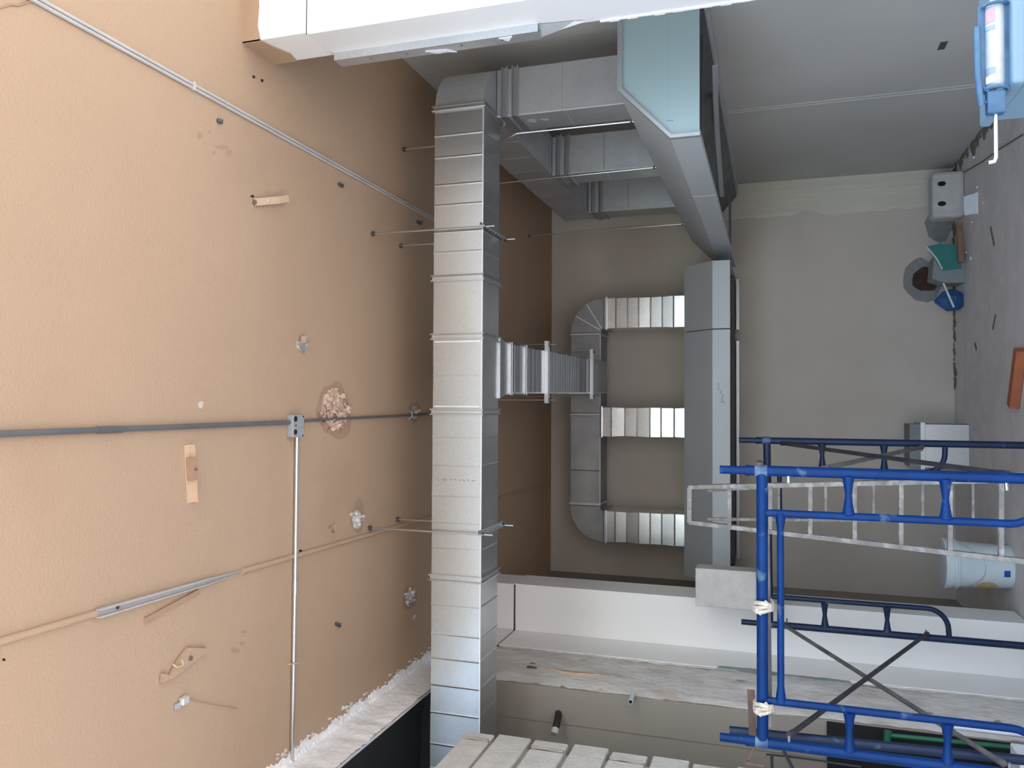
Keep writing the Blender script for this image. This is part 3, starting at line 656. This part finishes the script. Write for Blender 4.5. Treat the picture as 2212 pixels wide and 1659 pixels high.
# ================================================================== scaffold
SC = thing('scaffold_tower', 'blue steel scaffold of two ladder frames and cross braces', 'scaffold', (-.8, 4.3, 0))
def scaffold_frame(y, xr, xl, ztop, name_mat, roll=0., lab=None):
    """frame across X at depth y"""
    fr = MB(); zb = ztop-.165
    def P(x, z): return V((x, y, z + roll*(x-xr)))
    fr.tube([P(xl+.012, zb), P(xr-.012, zb)], [.022, .022], 14)
    f = fr.build('top_bar', name_mat, SC, smooth=True, origin=((xl+xr)/2, y, zb))
    off = .168
    # inner arch: short bar and two inner tubes that bend back into the legs
    zi = ztop-.235
    MB().tube([P(xl+off, zi), P(xl+off+.06, zi), P(xr-off-.06, zi), P(xr-off, zi)], [.022, .0135, .0135, .022], 12).build('inner_bar', name_mat, f, smooth=True)
    for s, xx in ((1, xl), (-1, xr)):
        MB().tube([P(xx, 0.0), P(xx, ztop-.10)], .0205, 16).build('leg', name_mat, f, smooth=True)
        MB().tube([P(xx, ztop-.11), P(xx, ztop)], .0170, 14).build('spigot', name_mat, f, smooth=True)
        MB().tube([P(xx, ztop-.115), P(xx, ztop-.105)], .0225, 14).build('collar', name_mat, f, smooth=True)
        q = [P(xx+s*off, zb), P(xx+s*off, .62)]
        for k in range(1, 8):
            a = math.pi/2*k/7; q.append(P(xx+s*(off-.11+.11*math.cos(a)), .62-.11*math.sin(a)))
        q.append(P(xx+s*.018, .508))
        MB().tube(q, .0150, 12).build('inner_tube', name_mat, f, smooth=True)
        for z in (1.17, .83):
            MB().tube([P(xx+s*.012, z), P(xx+s*.035, z), P(xx+s*.085, z), P(xx+s*(off-.03), z), P(xx+s*(off-.008), z)], [.024, .019, .0115, .019, .024], 12).build('spacer', name_mat, f, smooth=True)
        for z in (zb-.10, .63): 
            MB().tube([P(xx, z)+V((0, 0, 0)), P(xx-s*.0, z)+V((s*.045, -.012, 0))], .006, 8).build('brace_pin', 'zinc_rod', f)
        w = blob(10, .026, xx, .3)
        MB().tube([P(xx, zb-.02), P(xx, zb+.028)], [.0245, .0235], 12).build('weld', 'weld_splash', f, smooth=True)
    return f
scaffold_frame(3.40, -.268, -1.352, 1.657, 'scaffold_blue')
scaffold_frame(5.17, -.222, -1.338, 1.650, 'scaffold_navy', roll=.012)
def brace(p, q, m1, r=.011):
    p, q = V(p), V(q); t = (q-p).normalized()
    o = MB().tube([p, p+t*.03, p+t*.06, q-t*.06, q-t*.03, q], [r*1.25, r*1.25, r, r, r*1.25, r*1.25], 10).build('cross_brace', m1, SC, smooth=True); return o
brace((-.236, 5.155, 1.40), (-.255, 3.42, .62), 'brace_dark'); brace((-.285, 3.42, 1.385), (-.243, 5.155, .63), 'brace_grey')
brace((-1.325, 5.15, 1.40), (-1.325, 3.42, .64), 'brace_grey'); brace((-1.318, 3.42, 1.39), (-1.31, 5.15, .61), 'brace_dark')
t = thing('lashed_tube', 'grimy grey tube lashed behind the near scaffold top bar', 'tube', (-.9, 3.447, 1.48))
MB().tube([(-.53, 3.447, 1.478), (-.9, 3.449, 1.474), (-1.30, 3.447, 1.470)], .0155, 12).build('tube', 'grimy_tube', t, smooth=True)
for i, (y_px, lab) in enumerate(((1308, 'white tape binding on the near scaffold top bar, middle of the bar'), (1525, 'white tape binding on the near scaffold top bar, by the block-wall leg'))):
    c = ony(1638, y_px, 3.40); t = thing('tape_binding', lab, 'tape', (c.x, 3.415, 1.49), 'tape bindings on the scaffold')
    for k in range(3):
        cx = c.x + (-.014+.014*k); pts = [(cx+.006*math.sin(a*2+k), 3.412+.050*math.cos(a)*(1+.06*k), 1.487+.035*math.sin(a)) for a in [j*math.pi/8 for j in range(16)]]
        MB().tube(pts, .0085, 6, close=True).build('tape_turn', 'tape', t)
    MB().beam((c.x-.02, 3.366, 1.51), (c.x+.022, 3.366, 1.468), .03, .004, (0, 1, 0)).build('loose_end', 'tape', t)
# plank and concrete block on the far frame
tag(B(-1.30, -.35, 5.07, 5.27, 1.512, 1.545).build('scaffold_plank', 'plank', bevel=.004, origin=(-.82, 5.17, 1.512)), 'weathered wooden plank on the far scaffold frame under the grey block', 'plank')
a, b = ony(1502, 1227, 5.10), ony(1502, 1309, 5.10)
cb = B(b.x, a.x, 5.10, 5.24, 1.545, a.z).build('solid_block', 'block', bevel=.006, origin=((a.x+b.x)/2, 5.17, 1.545))
tag(cb, 'plain grey concrete block standing on end above the far scaffold frame', 'concrete block')
# rusty hook bar and loose dark tube beside the block-wall leg
p, q = ony(1622, 1490, 3.52), ony(1627, 1612, 3.52)
t = thing('rusty_bar', 'rusty brown flat bar hooked over the scaffold by the block-wall leg', 'bar', (p+q)/2)
MB().beam(p, q, .030, .008, (0, 1, 0)).build('bar', 'rust', t, bevel=.002)
hk = [ony(1632, 1608, 3.52), ony(1618, 1638, 3.52), ony(1612, 1648, 3.5), ony(1650, 1655, 3.5)]
MB().tube(hk, .007, 8).build('hook', 'rust', t)
p, q = ony(1576, 1578, 3.60), ony(2260, 1640, 3.60)
tag(MB().tube([(p.x, 3.60, p.z), (q.x, 3.60, .0)], .019, 12).build('loose_tube', 'scaffold_navy', smooth=True, origin=(q.x, 3.60, 0)), 'dark blue loose tube standing beside the scaffold leg by the block wall', 'tube')
t = thing('dark_cable', 'thin dark cable drooping in front of the blocks under the scaffold bar', 'cable', ony(1700, 1640, 3.62))
MB().tube([ony(1655, 1630, 3.62), ony(1700, 1634, 3.62), ony(1760, 1642, 3.62), ony(1860, 1656, 3.62)], .0045, 6).build('strand', 'black_hose', t)
MB().tube([ony(1693, 1622, 3.58), ony(1702, 1640, 3.58), ony(1722, 1680, 3.58)], .007, 6).build('strand', 'black_hose', t); MB().tube([ony(1667, 1632, 3.63), ony(1668, 1670, 3.63)], .006, 6).build('strand', 'black_hose', t)

# ================================================================== ladder
KL = .34; YTOP = 4.86; zt = ony(1490, 1090, YTOP).z
LN = V((0, 1, -KL)); LD = YTOP - KL*zt
def onl(x, y): return hit(x, y, LN, LD)
LA = thing('step_ladder', 'paint-splashed grey step ladder standing inside the scaffold', 'ladder', (-.5, 4.6, 0))
def rail_ends(pa, pb):
    a, b = onl(*pa), onl(*pb); t = (b-a); b = a + t*((.0-a.z)/t.z); return a, b
ra, rb = rail_ends((1490, 1052), (2160, 1037)); la, lb = rail_ends((1490, 1128), (2212, 1212))
def rail(a, b, name='rail', w=.024, d=.045): return MB().beam(a, b, w, d, (0, 1, .3)).build(name, 'ladder_paint', LA, bevel=.002)
rail(ra, rb); rail(la, lb)
for xi in (1664, 1750, 1846, 1946, 2052, 2162):
    pr, pl_ = None, None
    def cut(a, b):
        # point of the rail that projects to picture column xi
        lo, hi = 0., 1.
        for _ in range(40):
            m_ = (lo+hi)/2; p = a.lerp(b, m_)-EYEP; v = 1106 - F_PX*p.dot(UP)/p.dot(FW)
            if v < xi: lo = m_
            else: hi = m_
        return a.lerp(b, lo)
    MB().beam(cut(ra, rb), cut(la, lb), .030, .022).build('rung', 'ladder_paint', LA, bevel=.002)
MB().beam(ra, la, .05, .028).build('top_rung', 'ladder_paint', LA, bevel=.002)
xi = 1576
c1, c2 = cut(ra, rb), cut(la, lb); MB().beam(c1, c2, .04, .022).build('spreader_plate', 'ladder_paint', LA, bevel=.002)
# rear legs
off = V((0, .02, 0)); r2, l2 = ra+V((-.02, .03, -.10)), la+V((.02, .03, -.10))
rb2, lb2 = V((rb.x-.04, 5.06, 0)), V((lb.x+.10, 5.06, 0))
rail(r2, rb2, 'rear_leg', .016, .028); rail(l2, lb2, 'rear_leg', .016, .028)
for f_ in (.22, .36, .50, .64, .78): MB().beam(r2.lerp(rb2, f_), l2.lerp(lb2, f_), .016, .014).build('rear_rung', 'ladder_paint', LA)

# ================================================================== things on the floor
# paint bucket
c = onz(2196, 1216, 0); bx, by = c.x-.055, c.y+.15
BK = thing('paint_bucket', 'white plastic paint bucket with a yellow drip on the floor behind the ladder', 'bucket', (bx, by, 0))
MB().lathe([(.132, 0), (.136, .004), (.148, .30), (.150, .31), (.160, .312), (.162, .325), (.156, .33), (.156, .345), (.164, .347), (.166, .385), (.160, .392), (.150, .388), (.146, .33)], (bx, by, 0), 36).build('body', 'bucket_white', BK, smooth=True)
MB().lathe([(.0, .385), (.158, .385), (.160, .392), (.10, .396), (.0, .397)], (bx, by, 0), 36).build('lid', 'bucket_white', BK)
def on_can(ang, z, e=.0015): r = .136 + (z/.31)*.0135 + e; return V((bx+r*math.sin(ang), by-r*math.cos(ang), z))
def can_patch(cols, name, m, e=.0015):
    """cols: (angle, z low, z high)"""
    rings = [[on_can(a, z0, e), on_can(a, z1, e), on_can(a, z1, -.004), on_can(a, z0, -.004)] for a, z0, z1 in cols]
    MB().loft(rings).build(name, m, BK)
can_patch([(-.30+.06*k, .03, .065) for k in range(6)], 'tag', 'blue_tag')
can_patch([(-1.25+.07*k, .15-.06*math.sin(math.pi*(k+.5)/10)-.006*(k % 3), .16+.06*math.sin(math.pi*(k+.5)/10)+.008*(k % 2)) for k in range(10)], 'paint_drip', 'bucket_stain')
MB().tube([on_can(-1.2+2.4*k/12, .30-.13*math.sin(math.pi*k/12), .006) for k in range(13)], .0022, 6).build('wire_handle', 'zinc_rod', BK)
c = onz(2108, 1290, 0)
tag(MB().tube([c+V((0, 0, .01)), c+V((.05, -.05, .03)), c+V((.09, -.09, .09))], .006, 6).build('paint_stir', 'paper_white', origin=c), 'little white stirring stick lying beside the bucket', 'stick')
# galvanised duct offcut
q = onz(2093, 962, 0); zt_ = ony(1988, 962, q.y).z; xa, xb = ony(2040, 1012, q.y).x, ony(2040, 916, q.y).x
DO = thing('duct_offcut', 'galvanised duct offcut standing on the floor against the back wall', 'air duct', ((xa+xb)/2, q.y, 0))
for (x0, x1, y0, y1) in ((xa, xb, q.y, q.y+.004), (xa, xa+.004, q.y, q.y+.30), (xb-.004, xb, q.y, q.y+.30), (xa, xb, q.y+.296, q.y+.30)):
    B(x0, x1, y0, y1, 0, zt_).build('sheet', 'galv', DO)
for (x0, x1, y0, y1) in ((xa-.012, xb+.012, q.y-.012, q.y), (xa-.012, xa, q.y, q.y+.30), (xb, xb+.012, q.y, q.y+.30)):
    B(x0, x1, y0, y1, zt_-.035, zt_).build('rim', 'galv', DO, bevel=.002)
B(xa+.004, xb-.004, q.y+.004, q.y+.29, zt_+.0, zt_+.075).build('inner_sleeve', 'steel_dark', DO)
# hollow block in the far corner
q = onz(2086, 415, 0)
hb = thing('hollow_block', 'grey hollow concrete block with two dark cores in the far right corner', 'concrete block', (q.x, q.y+.1, 0))
bx0, bx1, by0, by1, bz = q.x-.185, q.x+.185, q.y+.02, q.y+.20, .235
MB().box(bx0, bx1, by0, by1, 0, bz).build('body', 'block', hb, bevel=.03)
for x in (q.x-.075, q.x+.085):
    MB().prism([(.020*math.cos(a), .030*math.sin(a)) for a in [k*math.pi/8 for k in range(16)]], lambda p, t: (x+p[0], t, .165+p[1]), by0-.002, by0+.02).build('core', 'void', hb)
# small white packet and crumbs
p = onz(2113, 440, 0)
tag(MB().box(p.x-.075, p.x+.085, p.y, p.y+.09, 0, .02).add([(p.x-.07, p.y+.01, .02), (p.x+.08, p.y, .02), (p.x+.07, p.y+.05, .085), (p.x-.07, p.y+.06, .08)], [(0, 1, 2, 3)]).build('paper_packet', 'paper_white', origin=p), 'small crumpled white packet on the floor in front of the hollow block', 'packet')
# hole broken into the back wall, mortar halo
hc = ony(1997, 605, D)
q1 = [ony(1990+x*1.0, 607+y*1.0, D) for x, y in blob(20, 46, 2, .18, .85)]
MB().loft([q1, [p+V((0, -.012, 0)) for p in q1]]).build('mortar_patch', 'hole_cement', wall_back)
q1 = [ony(1998+x, 604+y, D) for x, y in blob(16, 29, 8, .2, .9)]
MB().loft([[p+V((0, -.011, 0)) for p in q1], [p+V((0, -.014, 0)) for p in q1]]).build('broken_hole', 'clay_hole', wall_back)
q1 = [ony(2030+x, 480+y, D) for x, y in blob(16, 40, 5, .25, .8)]
MB().loft([q1, [p+V((0, -.008, 0)) for p in q1]]).build('mortar_patch', 'hole_cement', wall_back)
# box with the teal board, stick, blue bag
q = onz(2086, 575, 0); yb = q.y
xl, xr_, zt_ = ony(2050, 611, yb).x, ony(2050, 552, yb).x, ony(2013, 580, yb).z
CB = thing('board_box', 'grey carton topped by a slanting teal board at the foot of the back wall', 'box', ((xl+xr_)/2, yb, 0))
pf = [(xl, 0), (xr_, 0), (xr_, zt_*.93), (xl+.04, zt_), (xl, zt_*.62)]
MB().prism(pf, lambda p, t: (p[0], t, p[1]), yb, yb+.22).build('carton', 'grey_card', CB, bevel=.004)
tp = [ony(*p, yb-.015) for p in ((2001, 533), (2030, 526), (2066, 528), (2078, 580), (2036, 584), (2020, 560))]
MB().loft([tp, [p+V((0, .012, 0)) for p in tp]]).build('teal_board', 'teal_board', CB)
ed = [ony(*p, yb-.018) for p in ((2001, 533), (2012, 545), (2024, 560), (2036, 582))]
MB().tube(ed, .006, 5).build('torn_edge', 'paper_white', CB)
a, b = ony(2071, 480, yb-.05), ony(2072, 567, yb-.06)
tag(MB().beam((a.x, yb-.045, max(a.z, .02)), (b.x, yb-.06, .045), .05, .04).build('wood_stick', 'wood_stick', bevel=.004, origin=(b.x, yb-.06, .0)), 'short brown wooden stick leaning on the teal board', 'stick')
bc = ony(2040, 633, yb+.05); rnd = random.Random(4)
BG = MB(); rings = []
for j in range(7):
    z = .0 + (.20)*j/6; r = .095*math.sin(math.pi*(.18+.75*j/6))
    rings.append([V((bc.x+.02+r*math.cos(k*.628)*(1+rnd.uniform(-.2, .2)), bc.y+.06+r*.8*math.sin(k*.628), z+rnd.uniform(-.01, .01))) for k in range(10)])
rings = [[p+V((-.075, 0, 0)) for p in r] for r in rings]
BG.loft(rings)
tag(BG.build('plastic_bag', 'blue_plastic', origin=(bc.x, bc.y, 0)), 'crumpled blue plastic bag beside the grey carton', 'bag')
a, b = ony(2044, 612, yb-.03), ony(2060, 664, yb-.05)
tag(MB().tube([(a.x, yb-.03, a.z+.02), (b.x, yb-.06, max(.012, b.z))], .008, 8).build('thin_rod', 'paper_white', origin=(b.x, yb-.06, 0)), 'thin pale rod leaning over the blue bag', 'rod')
for i, (x, y, r) in enumerate(((2082, 573, .024), (2098, 558, .012), (2088, 545, .010), (2112, 404, .010), (2124, 438, .008), (2100, 480, .008), (2105, 340, .014))):
    p = onz(x, y, 0); qq = blob(6, r, i, .4)
    tag(MB().loft([[p+V((u, w, 0)) for u, w in qq], [p+V((u*.6, w*.6, r*.9)) for u, w in qq]]).build('chip', 'paper_white', origin=p), ('pale triangular chip on the floor by the teal board', 'small pale chip on the floor past the wooden stick', 'tiny pale chip beside the wooden stick', 'tiny pale chip on the floor above the white packet', 'tiny pale chip on the floor below the white packet', 'tiny pale chip on the floor between packet and stick', 'white chip lying at the right wall foot')[i], 'chip')
for i, (x, y, dx, dy) in enumerate(((2151, 680, -6, 32), (2106, 742, 4, 14), (2140, 490, 8, 40))):
    p, q = onz(x, y, 0), onz(x+dx, y+dy, 0)
    MB().beam(p+V((0, 0, .001)), q+V((0, 0, .001)), .03, .003).build('floor_mark', 'dark_brown', bpy.data.objects['floor'])
p, q = onz(2216, 755, 0), onz(2200, 878, 0)
tag(MB().beam(p+V((0, 0, .03)), q+V((0, 0, .03)), .07, .055).build('timber_offcut', 'orange_paint', bevel=.004, origin=(q.x, q.y, 0)), 'orange painted timber offcut on the floor at the picture edge', 'timber')
# caulking gun on a pale blue case, right foreground
YC = 2.40
g0, g1 = ony(2162, -10, YC), ony(2160, 180, YC)
zc_ = ony(2162, 90, YC).z
topz = ony(2186, 90, YC-.04).z
IB = thing('tool_case', 'pale blue plastic case at the right edge under the caulking gun', 'case', (1.25, YC+.1, 0))
xe = ony(2195, 182, YC).x
B(xe, 1.80, YC-.035, YC+.30, 0, topz-.03).build('body', 'ice_box', IB, bevel=.012); B(xe-.012, 1.81, YC-.045, YC+.31, topz-.03, topz).build('lid', 'ice_box', IB, bevel=.008)
CG = thing('caulking_gun', 'blue caulking gun with white cartridge lying on the pale blue case', 'caulking gun', (g1.x, YC, topz))
R_ = .0235; zg = topz + R_ + .006
xc0, xc1 = ony(2160, 186, YC).x, ony(2160, 18, YC).x
MB().tube([(xc0, YC, zg), (xc0+.012, YC, zg), (xc1, YC, zg), (xc1+.02, YC, zg), (xc1+.05, YC, zg)], [R_*.9, R_, R_, R_*.5, .007], 20).build('cartridge', 'cartridge', CG, smooth=True)
for (f0, f1, m_) in ((.02, .11, 'paper_white'), (.14, .22, 'label_grey'), (.70, .76, 'label_grey'), (.80, .96, 'label_red')):
    a_, b_ = xc0+(xc1-xc0)*f0, xc0+(xc1-xc0)*f1
    arc = [(YC-(R_+.0008)*math.sin(t), zg+(R_+.0008)*math.cos(t)) for t in [.25+.16*k for k in range(8)]]
    mb = MB(); vs = [(a_, y, z) for y, z in arc]+[(b_, y, z) for y, z in arc]; mb.add(vs, [(k, k+1, k+9, k+8) for k in range(7)]); mb.build('label_band', m_, CG)
for dz, dy in ((R_+.008, .0), (-R_-.001, -.010), (0, R_+.004)):
    MB().beam((xc0-.01, YC+dy, zg+dz), (xc1+.01, YC+dy, zg+dz), .018, .005, (0, 1, 0)).build('cradle_rail', 'gun_blue', CG)
for xx in (xc0-.008, xc1+.006): 
    MB().tube([(xx, YC+(R_+.006)*math.cos(a), zg+(R_+.006)*math.sin(a)) for a in [k*math.pi/8 for k in range(16)]], .005, 6, close=True).build('end_ring', 'gun_blue', CG)
MB().beam((xc0-.012, YC, zg), (xc0-.075, YC, zg), .032, .045).build('trigger_housing', 'gun_blue', CG, bevel=.006)
MB().tube([(xc0-.03, YC, zg+.01), (xc0-.05, YC-.01, zg+.035), (xc0+.03, YC-.01, zg+.043), (xc0+.16, YC-.01, zg+.044)], .008, 10).build('handle', 'gun_blue', CG, smooth=True)
xr0 = ony(2160, 350, YC).x
MB().tube([(xc0-.06, YC, zg), (xr0+.012, YC, zg), (xr0+.002, YC, zg+.004), (xr0, YC, zg+.018)], .0055, 10).build('plunger_rod', 'zinc_rod', CG, smooth=True)

# ================================================================== things in the side opening
a = ony(1362, 1515, YB-.12); 
t = thing('pipe_stub', 'short white pipe stub sticking out of the beige wall in the opening', 'pipe', a)
MB().tube([ony(1368, 1500, YB), ony(1362, 1516, YB-.14)], .013, 12).build('pipe', 'paper_white', t, smooth=True)
e = ony(1362, 1516, YB-.14); MB().tube([e+V((0, .004, 0)), e+V((0, -.002, 0))], .010, 12).build('bore', 'void', t)
t = thing('hose_stub', 'black hose end bending out of the beige wall above the blocks', 'hose', ony(1203, 1555, YB))
MB().tube([ony(1206, 1540, YB+.01), ony(1206, 1546, YB-.06), ony(1203, 1562, YB-.11), ony(1199, 1578, YB-.14)], .020, 12).build('hose', 'black_hose', t, smooth=True)
MB().tube([ony(1200, 1574, YB-.135), ony(1197, 1586, YB-.16)], .021, 12).build('end_fitting', 'pvc_grey', t, smooth=True)
p, q = ony(1918, 1588, 4.38), ony(2134, 1604, 4.38)
t = thing('green_pipe', 'green plastic pipe with an elbow standing in the dark opening', 'pipe', (q.x, 4.38, 0))
MB().tube([(p.x, 4.38, p.z), (q.x, 4.38, 0)], .0115, 12).build('pipe', 'green_pipe', t, smooth=True)
MB().tube([(p.x+.02, 4.38, p.z), (p.x-.05, 4.38, p.z+.004)], .018, 12).build('elbow', 'green_pipe', t, smooth=True)
p, q = ony(2045, 1567, 4.25), ony(2172, 1584, 4.25)
tag(MB().tube([(p.x, 4.25, p.z), (q.x, 4.25, 0)], .014, 10).build('white_pipe', 'paper_white', smooth=True, origin=(q.x, 4.25, 0)), 'thin white pipe standing beside the green pipe in the opening', 'pipe')
p = ony(2200, 1630, 4.05)
tag(B(p.x-.08, p.x+.03, 3.95, 4.10, 0, p.z+.02).build('white_carton', 'paper_white', bevel=.006, origin=(p.x, 4.05, 0)), 'pale carton on the floor of the opening behind the scaffold leg', 'box')
